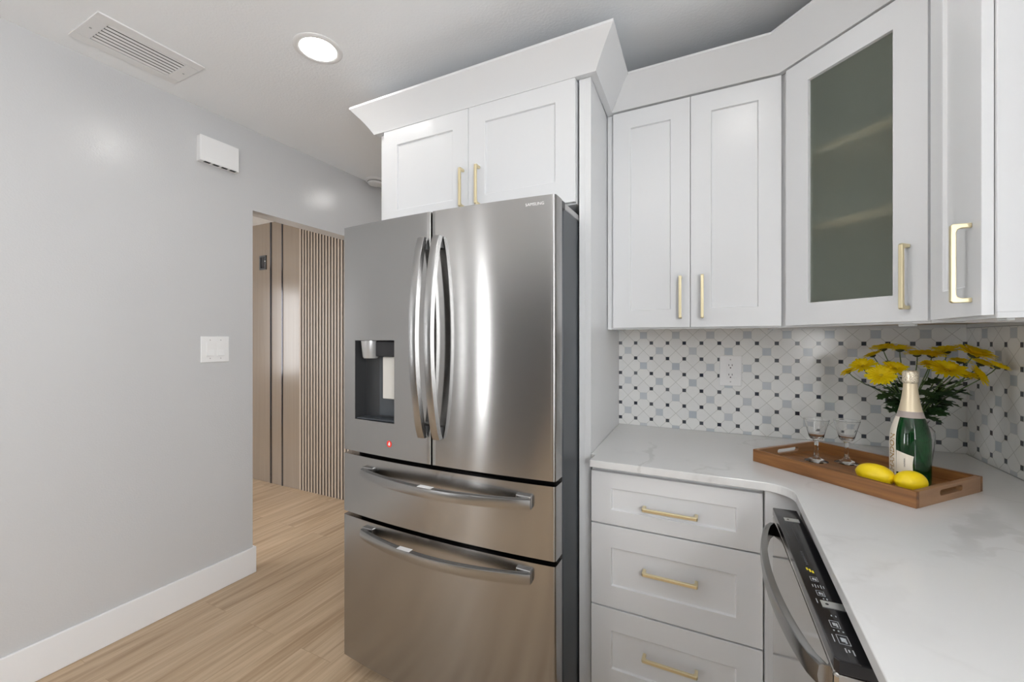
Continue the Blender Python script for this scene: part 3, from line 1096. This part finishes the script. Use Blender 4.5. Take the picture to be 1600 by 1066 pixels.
nz = lathe([(0, 1.2560), (0.026, 1.2560), (0.030, 1.262), (0.034, 1.300), (0.036, 1.318), (0.036, 1.3245), (0, 1.3245)], 28)
M['paddle'] = simple('beige_paddle', (0.58, 0.565, 0.53), 0.4)
M['nozzle'] = NT('ribbed_clear_plastic').set(color=(0.42, 0.42, 0.42), rough=0.25, metal=0.35).m
new('nozzle', nz, 'nozzle', ld, (h0 + 0.064, 0.012, 0), smooth=True)
new('paddle', bx(h0 + 0.118, h0 + 0.190, 0.020, 0.026, 1.100, 1.262), 'paddle', ld, bevel=0.003)
new('drip_tray', bx(h0 + 0.006, h1 - 0.006, fl + 0.004, yb - 0.001, hz0 + 0.001, hz0 + 0.006), 'fridge_side', ld, bevel=0.001)


def on_front(bm, x, z, off=-0.0004, rot=0.0):
    """lay a flat x-y mesh on the curved door front around (x, z)"""
    for v_ in bm.verts:
        px, pz, e = v_.co.x, v_.co.y, v_.co.z
        xx = x + px
        v_.co = (xx, fy(xx) + off - e, z + pz)
    return bm


stk = bmesh.new()
bmesh.ops.create_circle(stk, cap_ends=True, radius=0.0125, segments=24)
new('red_sticker', on_front(stk, -1.1067 - XM, 0.940), 'sticker_red', ld)
stk = bmesh.new()
dp = [(0.002, 0.009), (0.0055, 0.001), (0.005, -0.005), (0.0, -0.0065), (-0.005, -0.0045), (-0.0045, 0.0)]
stk.faces.new([stk.verts.new((a_, c_, 0)) for a_, c_ in dp])
new('sticker_drop', on_front(stk, -1.1067 - XM, 0.940, -0.0008), 'sticker_white', ld)
new('logo_lettering', on_front(text_mesh('SAMSUNG', 0.0135), -0.523 - XM, 1.7535), 'sticker_white', rd)


def hhandle(z, parent, sticker_x, half=0.356):
    secs = []
    N_ = 30
    xc = -0.885 - XM
    for i in range(N_ + 1):
        s_ = i / N_
        x = xc - half + 2 * half * s_
        o_ = fy(x) - 0.010 - 0.047 * math.sin(PI * s_) ** 0.8
        secs.append([(x, o_ - 0.011, z - 0.0165), (x, o_ - 0.0135, z), (x, o_ - 0.011, z + 0.0135), (x, o_ - 0.008, z + 0.0155), (x, o_ + 0.007, z + 0.0155), (x, o_ + 0.007, z - 0.0165)])
    h = new('handle', loft(secs), 'steel_handle', parent, smooth=True)
    for sx in (-1, 1):
        xa = xc + sx * (half - 0.028)
        y_ = min(fy(xa - 0.03), fy(xa + 0.03))
        new('handle_mount', bx(xa - 0.026, xa + 0.026, y_ - 0.010, max(fy(xa - 0.03), fy(xa + 0.03)) - 0.0003, z - 0.013, z + 0.023), 'steel_handle', parent, bevel=0.003)
    s_ = (sticker_x - (xc - half)) / (2 * half)
    o_ = fy(sticker_x) - 0.010 - 0.047 * math.sin(PI * s_) ** 0.8
    new('handle_sticker', bx(sticker_x - 0.028, sticker_x + 0.028, o_ - 0.010, o_ + 0.010, z + 0.0157, z + 0.0165), 'sticker_white', parent)


for z0, z1, zh, sxx in ((0.6425, 0.8735, 0.8165, -0.892), (0.062, 0.6265, 0.585, -0.985)):
    dr = new('freezer_drawer', curved(FX0 - XM, FX1 - XM, z0, z1, None, rl=0.006, rr_=0.010, n=40), 'steel', fr, smooth=True)
    hhandle(zh, dr, sxx - XM)

# ---------------------------------------------------------------- tray and what stands on it
TA, TB, TC = Vector((0.0976, 1.6533)), Vector((0.4273, 1.3609)), Vector((0.636, 1.6036))
tdir = (TB - TA).normalized()
tang = math.atan2(tdir.y, tdir.x)
TL, TW, TH = 0.441, 0.320, 0.041
tr = thing('serving_tray', 'wooden serving tray with cut-out handles on the worktop', 'tray', (TA.x, TA.y, 0.9142), tang)
wt = 0.012
new('tray_floor', bx(wt + 0.0002, TL - wt - 0.0002, wt + 0.0002, TW - wt - 0.0002, 0.0005, 0.010), 'acacia', tr)
new('long_side', bx(0, TL, 0, wt, 0, TH), 'acacia', tr, bevel=0.001)
new('long_side', bx(0, TL, TW - wt, TW, 0, TH), 'acacia', tr, bevel=0.001)


def end_board(x0):
    y0, y1 = wt + 0.0002, TW - wt - 0.0002
    bm = bmesh.new()
    yc, hl, rz_ = TW / 2, 0.047, 0.0075
    zc = 0.0245
    hole = []
    for k in range(9):
        a = R(-90 + 180 * k / 8)
        hole.append((yc + hl + rz_ * math.cos(a), zc + rz_ * math.sin(a)))
    for k in range(9):
        a = R(90 + 180 * k / 8)
        hole.append((yc - hl + rz_ * math.cos(a), zc + rz_ * math.sin(a)))
    outer = [(y1, 0), (y1, TH), (y0, TH), (y0, 0)]
    fa = {}
    for xx in (x0, x0 + wt):
        H_ = [bm.verts.new((xx, p, q)) for p, q in hole]
        O_ = [bm.verts.new((xx, p, q)) for p, q in outer]
        bm.faces.new([O_[0], O_[1]] + [H_[i] for i in range(8, -1, -1)])
        bm.faces.new([O_[1], O_[2], H_[9], H_[8]])
        bm.faces.new([O_[2], O_[3]] + [H_[i] for i in range(17, 8, -1)])
        bm.faces.new([O_[3], O_[0], H_[0], H_[17]])
        fa[xx] = (H_, O_)
    (Ha, Oa), (Hb, Ob) = fa[x0], fa[x0 + wt]
    for A_, B_ in ((Ha, Hb), (Oa, Ob)):
        for i in range(len(A_)):
            j = (i + 1) % len(A_)
            bm.faces.new((A_[i], A_[j], B_[j], B_[i]))
    return bm


new('end_board', end_board(0.0), 'acacia_end', tr)
new('end_board', end_board(TL - wt), 'acacia_end', tr)
ZF = 0.9142 + 0.0102          # top of the tray floor


def coupe(x, y, label):
    g = thing('cocktail_glass', label, 'glass', (x, y, ZF), R(20), 'cocktail glasses on the tray')
    pr = [(0, 0.0), (0.033, 0.0), (0.0335, 0.0015), (0.024, 0.006), (0.012, 0.011), (0.0075, 0.018), (0.0058, 0.032), (0.0052, 0.050), (0.0058, 0.062), (0.009, 0.070),
          (0.016, 0.0745), (0.0205, 0.080), (0.0235, 0.092), (0.029, 0.114), (0.0357, 0.1380), (0.0361, 0.1394), (0.0358, 0.1398), (0.0354, 0.1398), (0.0350, 0.1394), (0.0347, 0.1380), (0.0281, 0.114), (0.0225, 0.093), (0.0192, 0.083), (0.014, 0.0795), (0, 0.079)]
    new('goblet', lathe(pr, 40), 'glass', g, smooth=True)
    return g


coupe(0.284, 1.705, 'clear stemmed cocktail glass nearer the tray end, left of the pair')
coupe(0.3685, 1.722, 'clear stemmed cocktail glass nearer the champagne bottle, right of the pair')


def lemon(x, y, rz, L, D, label, rx=0.0):
    prof = []
    n = 22
    for i in range(n + 1):
        s_ = -1 + 2 * i / n
        r = math.sqrt(max(0, 1 - (abs(s_) / 0.93) ** 2.1)) if abs(s_) < 0.93 else 0
        nip = 0.19 * max(0, 1 - (max(0, abs(s_) - 0.80) / 0.20) ** 2) if abs(s_) > 0.70 else 0
        prof.append((max(r, nip) * D / 2 if abs(s_) < 1 else 0, s_ * L / 2))
    bm = lathe(prof, 28)
    bmesh.ops.rotate(bm, verts=bm.verts, cent=(0, 0, 0), matrix=Matrix.Rotation(R(90), 3, 'Y'))
    o = new('lemon', bm, 'lemon', None, (x, y, ZF + D / 2 + 0.0004), (rx, 0, rz), smooth='all')
    md = o.modifiers.new('sub', 'SUBSURF')
    md.levels = md.render_levels = 1
    return tag(o, label, 'lemon', 'lemons on the tray')


lemon(0.3835, 1.4975, tang + R(4), 0.097, 0.058, 'long yellow lemon lying along the tray rim, left of the other')
lemon(0.4475, 1.4595, tang + R(62), 0.078, 0.058, 'round-looking yellow lemon in the tray corner before the bottle')

# champagne bottle
BX, BY = 0.479, 1.566
bt = thing('champagne_bottle', 'green champagne bottle with cream foil neck and label on the tray', 'bottle', (BX, BY, ZF), 0)
RP = [(0.0, 0.004), (0.030, 0.0), (0.040, 0.0015), (0.0432, 0.006), (0.0440, 0.02), (0.0442, 0.110), (0.0435, 0.128), (0.0415, 0.145), (0.0380, 0.161), (0.0335, 0.176), (0.0288, 0.190),
      (0.0255, 0.202), (0.0225, 0.216), (0.0195, 0.232), (0.0170, 0.250), (0.0152, 0.268), (0.0146, 0.282)]


def rad(z):
    for (r0, z0), (r1, z1) in zip(RP, RP[1:]):
        if z0 <= z <= z1:
            return r0 + (r1 - r0) * (z - z0) / (z1 - z0)
    return RP[-1][0]


new('glass_body', lathe(RP + [(0, 0.2825)], 48), 'green_glass', bt, smooth='all')


def sleeve(z0, z1, e, n=48, steps=14):
    pr = [(rad(z0) + e, z0 + (z1 - z0) * 0)]
    for i in range(1, steps + 1):
        z = z0 + (z1 - z0) * i / steps
        pr.append((rad(z) + e, z))
    return lathe(pr, n)


new('neck_foil', sleeve(0.2025, 0.281, 0.0006), 'foil', bt, smooth='all')
new('neck_band', sleeve(0.186, 0.2028, 0.0008), 'band', bt, smooth='all')
new('crown_foil', lathe([(0.0153, 0.2812), (0.0172, 0.283), (0.0176, 0.290), (0.0172, 0.298), (0.0176, 0.306), (0.0168, 0.313), (0.0135, 0.3168), (0, 0.3172)], 40), 'foil_print', bt, smooth='all')
toc = Vector((-BX, -BY)).normalized()
lef = Vector((-BY, BX)).normalized()
lef = Vector((toc.y, -toc.x))
if lef.x > 0:
    lef = -lef


def cyl(phi, z, e):
    r = rad(z) + e
    d_ = toc * math.cos(phi) + lef * math.sin(phi)
    return Vector((d_.x * r, d_.y * r, z))


def patch(fn_left, fn_right, z0, z1, e, nz=16, na=14):
    """fn_*: z fraction -> angle"""
    bm = bmesh.new()
    g = []
    for i in range(nz + 1):
        s_ = i / nz
        row = []
        for k in range(na + 1):
            f_ = k / na
            phi = fn_left(s_) * (1 - f_) + fn_right(s_) * f_
            row.append(bm.verts.new(cyl(phi, z0 + (z1 - z0) * s_, e)))
        g.append(row)
    for i in range(nz):
        for k in range(na):
            bm.faces.new((g[i][k], g[i][k + 1], g[i + 1][k + 1], g[i + 1][k]))
    return bm


new('label_sash', patch(lambda s_: R(88), lambda s_: R(39 + 5 * s_), 0.016, 0.187, 0.0006), 'label', bt, smooth='all')
bm = bmesh.new()
g = []
for i in range(13):
    row = []
    for k in range(21):
        f_ = k / 20
        phi0 = R(39.5)
        sfrac = i / 12
        edge = -9 - 3.5 * abs(2 * sfrac - 1) ** 2 + 3
        phi = phi0 * (1 - f_) + R(edge) * f_
        zt = 0.094 - 0.011 * f_
        zb = 0.034 - 0.001 * f_
        row.append(bm.verts.new(cyl(phi, zb + (zt - zb) * sfrac, 0.0006)))
    g.append(row)
for i in range(12):
    for k in range(20):
        bm.faces.new((g[i][k], g[i][k + 1], g[i + 1][k + 1], g[i + 1][k]))
new('label_flag', bm, 'label', bt, smooth='all')


def wrap_text(s_, size, phi0, zc, e=0.0011):
    """text running up the bottle, its baseline to the right"""
    b = text_mesh(s_, size, bold=size * 0.012)
    for v_ in b.verts:
        along, across = v_.co.x, v_.co.y
        z = zc + along
        v_.co = cyl(phi0 + across / rad(z), z, e)
    return b


new('label_lettering', wrap_text('CHANDON', 0.0235, R(56.5), 0.077), 'gold_ink', bt)
new('small_lettering', wrap_text('CALIFORNIA', 0.0042, R(15), 0.063), 'dark_ink', bt)

# ---------------------------------------------------------------- vase and flowers
VX, VY = 0.578, 1.862
vs = thing('glass_vase', 'clear glass vase behind the bottle holding the yellow flowers', 'vase', (VX, VY, 0.9142))
new('vase_wall', lathe([(0, 0), (0.038, 0), (0.042, 0.001), (0.044, 0.003), (0.046, 0.02), (0.050, 0.06), (0.053, 0.095), (0.051, 0.115), (0.042, 0.127), (0.034, 0.132), (0.036, 0.142), (0.040, 0.147),
                        (0.0385, 0.147), (0.0345, 0.142), (0.0322, 0.132), (0.0405, 0.1245), (0.049, 0.113), (0.0508, 0.095), (0.0478, 0.06), (0.0438, 0.02), (0.041, 0.008), (0, 0.007)], 36), 'glass', vs, smooth=True)


def petals_mesh(n, r, cup, seed, back=False):
    rnd_ = random.Random(seed)
    bm = bmesh.new()
    for layer, (cnt, r_, cp) in enumerate(((n, r, cup), (n - 4, r * 0.83, cup + 0.18), (n - 9, r * 0.55, cup + 0.38))):
        for k in range(cnt):
            a = 2 * PI * (k + 0.5 * layer + rnd_.uniform(-.18, .18)) / cnt
            L_ = r_ * rnd_.uniform(0.92, 1.06)
            w = 0.0031 * (r / 0.028) * rnd_.uniform(0.9, 1.15)
            tilt = cp + rnd_.uniform(-.1, .1)
            ca, sa = math.cos(a), math.sin(a)
            prev = None
            for (f_, wf, dz) in ((0.10, 0.45, 0.0), (0.4, 0.95, 0.16), (0.75, 1.0, 0.22), (0.95, 0.62, 0.17), (1.0, 0.12, 0.14)):
                d_ = L_ * f_
                z = math.sin(tilt) * d_ + dz * 0.010 * (r / 0.028) + 0.0008 * layer
                dd = d_ * math.cos(tilt)
                trip = []
                for q, up in ((-1, 0.0009), (0, 0.0), (1, 0.0009)):
                    trip.append(bm.verts.new((ca * dd - sa * q * w * wf, sa * dd + ca * q * w * wf, z + up * wf)))
                if prev:
                    bm.faces.new((prev[0], prev[1], trip[1], trip[0]))
                    bm.faces.new((prev[1], prev[2], trip[2], trip[1]))
                prev = trip
    return bm


def leaf_mesh(L_, seed=0):
    bm = bmesh.new()
    out = [(0, 0.05), (0.12, 0.14), (0.22, 0.36), (0.30, 0.16), (0.40, 0.20), (0.52, 0.44), (0.60, 0.20), (0.68, 0.18), (0.78, 0.30), (0.86, 0.12), (1.0, 0.0)]
    mid = [bm.verts.new((f_ * L_, 0, -0.10 * L_ * f_ * f_)) for f_, w in out]
    for sgn in (-1, 1):
        ed = [bm.verts.new((f_ * L_ + w * 0.15 * L_, sgn * w * L_ * 0.8, -0.10 * L_ * f_ * f_ + 0.08 * L_ * w)) for f_, w in out[:-1]]
        for i in range(len(ed) - 1):
            bm.faces.new((mid[i], mid[i + 1], ed[i + 1], ed[i]))
        bm.faces.new((mid[-2], mid[-1], ed[-1]))
    return bm


TH_ = R(26.41)
FF, CYP, CAMZ = 657.7, 531.6, 1.327


def at_y(u, v, y):
    a = (u - 800) / FF
    rx, ry, rz_ = a * math.cos(TH_) - math.sin(TH_), a * math.sin(TH_) + math.cos(TH_), -(v - CYP) / FF
    k = y / ry
    return Vector((rx * k, y, CAMZ + rz_ * k))


# where each flower head stands: sight line and distance, head radius, tilt direction (x, y, z), label
HEADS = [
    (1326, 582, 1.83, 0.021, (-0.55, -0.10, 0.85), 'yellow chrysanthemum farthest left, the small outermost one'),
    (1349, 574, 1.80, 0.033, (-0.30, -0.45, 0.85), 'yellow chrysanthemum second from the left, half turned to the front'),
    (1377, 588, 1.74, 0.033, (-0.25, -0.72, 0.70), 'bright yellow chrysanthemum facing front, lowest at the left of the bottle'),
    (1398, 578, 1.76, 0.030, (0.05, -0.50, 0.86), 'yellow chrysanthemum just left of the bottle top'),
    (1364, 556, 1.90, 0.026, (-0.45, 0.10, 0.90), 'yellow chrysanthemum seen from below at the upper left, lower of that clump'),
    (1380, 546, 1.93, 0.032, (-0.15, 0.20, 0.95), 'yellow chrysanthemum seen from below, highest at the upper left'),
    (1406, 547, 1.92, 0.033, (0.05, 0.15, 0.97), 'yellow chrysanthemum seen from below, right of the upper left clump'),
    (1433, 555, 1.86, 0.031, (-0.05, -0.05, 1.0), 'flat yellow chrysanthemum on a tall dark stem right of the bottle top'),
    (1456, 556, 1.84, 0.034, (0.05, -0.15, 0.98), 'yellow chrysanthemum in the middle of the bunch, over the gap'),
    (1478, 550, 1.94, 0.036, (0.0, 0.15, 0.97), 'yellow chrysanthemum at the back, highest right of the middle'),
    (1453, 571, 1.80, 0.024, (-0.05, -0.3, 0.93), 'small yellow chrysanthemum low in the middle, over the thick stems'),
    (1479, 581, 1.76, 0.040, (0.08, -0.48, 0.86), 'large yellow chrysanthemum facing front right of the middle'),
    (1500, 566, 1.92, 0.026, (0.2, 0.1, 0.95), 'yellow chrysanthemum seen from below behind the large front one'),
    (1521, 555, 1.82, 0.041, (0.30, -0.30, 0.88), 'largest yellow chrysanthemum at the upper right, spread open'),
    (1532, 569, 1.86, 0.030, (0.45, -0.10, 0.85), 'yellow chrysanthemum under the largest one at the upper right'),
    (1558, 574, 1.80, 0.024, (0.50, -0.05, 0.82), 'yellow chrysanthemum farthest right, edge-on above its bent stem'),
    (1527, 588, 1.78, 0.030, (0.85, -0.10, 0.45), 'drooping yellow chrysanthemum facing the right-hand wall'),
    (1509, 588, 1.77, 0.024, (0.25, -0.35, 0.88), 'yellow chrysanthemum between the large front one and the drooping one'),
]
FLG = 'yellow chrysanthemums in the vase'
pm = [petals_mesh(26, 0.030, 0.10, 3), petals_mesh(24, 0.030, 0.16, 5)]
pmesh = []
for k, b in enumerate(pm):
    me = bpy.data.meshes.new('petals')
    b.to_mesh(me)
    b.free()
    me.materials.append(M['petal'])
    pmesh.append(me)
lmesh = []
for k in range(2):
    b = leaf_mesh(1.0, k)
    me = bpy.data.meshes.new('leaf')
    b.to_mesh(me)
    b.free()
    me.materials.append(M['leaf'])
    lmesh.append(me)
mouth = Vector((VX, VY, 0.9142 + 0.142))
rndf = random.Random(21)
for i, (u, v_, y, r, tilt, lb) in enumerate(HEADS):
    hd = at_y(u, v_, y)
    f = thing('chrysanthemum', lb, 'flower', hd, 0, FLG)
    n = Vector(tilt).normalized()
    qt = n.to_track_quat('Z', 'Y')
    p = bpy.data.objects.new('petals', pmesh[i % 2])
    COL.objects.link(p)
    p.parent = f
    p.rotation_mode = 'QUATERNION'
    p.rotation_quaternion = qt
    r *= 1.24
    p.scale = (r / 0.030,) * 3
    k_ = r / 0.030
    dk = new('disk', lathe([(0, 0.0055), (0.0035, 0.005), (0.0055, 0.003), (0.006, 0.0), (0, 0.0)], 14), 'disk', f)
    cx_ = new('calyx', lathe([(0, -0.0055), (0.0035, -0.005), (0.0078, -0.0022), (0.0088, 0.0004), (0.0, 0.0006)], 14), 'calyx', f)
    for o in (dk, cx_):
        o.rotation_mode = 'QUATERNION'
        o.rotation_quaternion = qt
        o.scale = (k_,) * 3
    # stem from the flower down through the mouth of the vase
    ang = rndf.uniform(0, 2 * PI)
    rr0 = rndf.uniform(0.006, 0.026)
    mp_ = mouth + Vector((0.55 * (hd.x - VX) / 0.2 * 0.026, 0.6 * (hd.y - VY) / 0.1 * 0.018, 0)) + Vector((math.cos(ang), math.sin(ang), 0)) * 0.006
    if (mp_ - mouth).length > 0.027:
        mp_ = mouth + (mp_ - mouth).normalized() * 0.027
    foot = Vector((VX - 0.9 * (mp_.x - VX), VY - 0.9 * (mp_.y - VY), 0.9142 + 0.014))
    A0, A1 = hd - n * 0.005 * k_, hd - n * 0.045
    pts_ = []
    C1 = A0 - n * 0.05
    C2 = mp_ + (mp_ - foot).normalized() * 0.09
    for q in range(13):
        s_ = q / 12
        pts_.append(A0 * (1 - s_) ** 3 + C1 * 3 * s_ * (1 - s_) ** 2 + C2 * 3 * s_ * s_ * (1 - s_) + mp_ * s_ ** 3)
    pts_ += [mp_ + (foot - mp_) * 0.5, foot]
    rads = [0.0014 + 0.0007 * q / 14 for q in range(15)]
    b = tube([q - hd for q in pts_], rads, 7)
    new('stem', b, 'stem', f, smooth='all')
    for q in range(5):
        idx = 6 + (q * 2 + i) % 6
        at = pts_[idx] - hd
        lf = bpy.data.objects.new('leaf', lmesh[q % 2])
        COL.objects.link(lf)
        lf.parent = f
        lf.location = at
        out = Vector((pts_[idx].x - VX, (pts_[idx].y - VY) * 0.8, 0))
        az = math.atan2(out.y, out.x) + rndf.uniform(-1.1, 1.1)
        lf.rotation_euler = (rndf.uniform(-.5, .5), rndf.uniform(-0.75, 0.35), az)
        sL = rndf.uniform(0.045, 0.075)
        lf.scale = (sL, sL, sL)
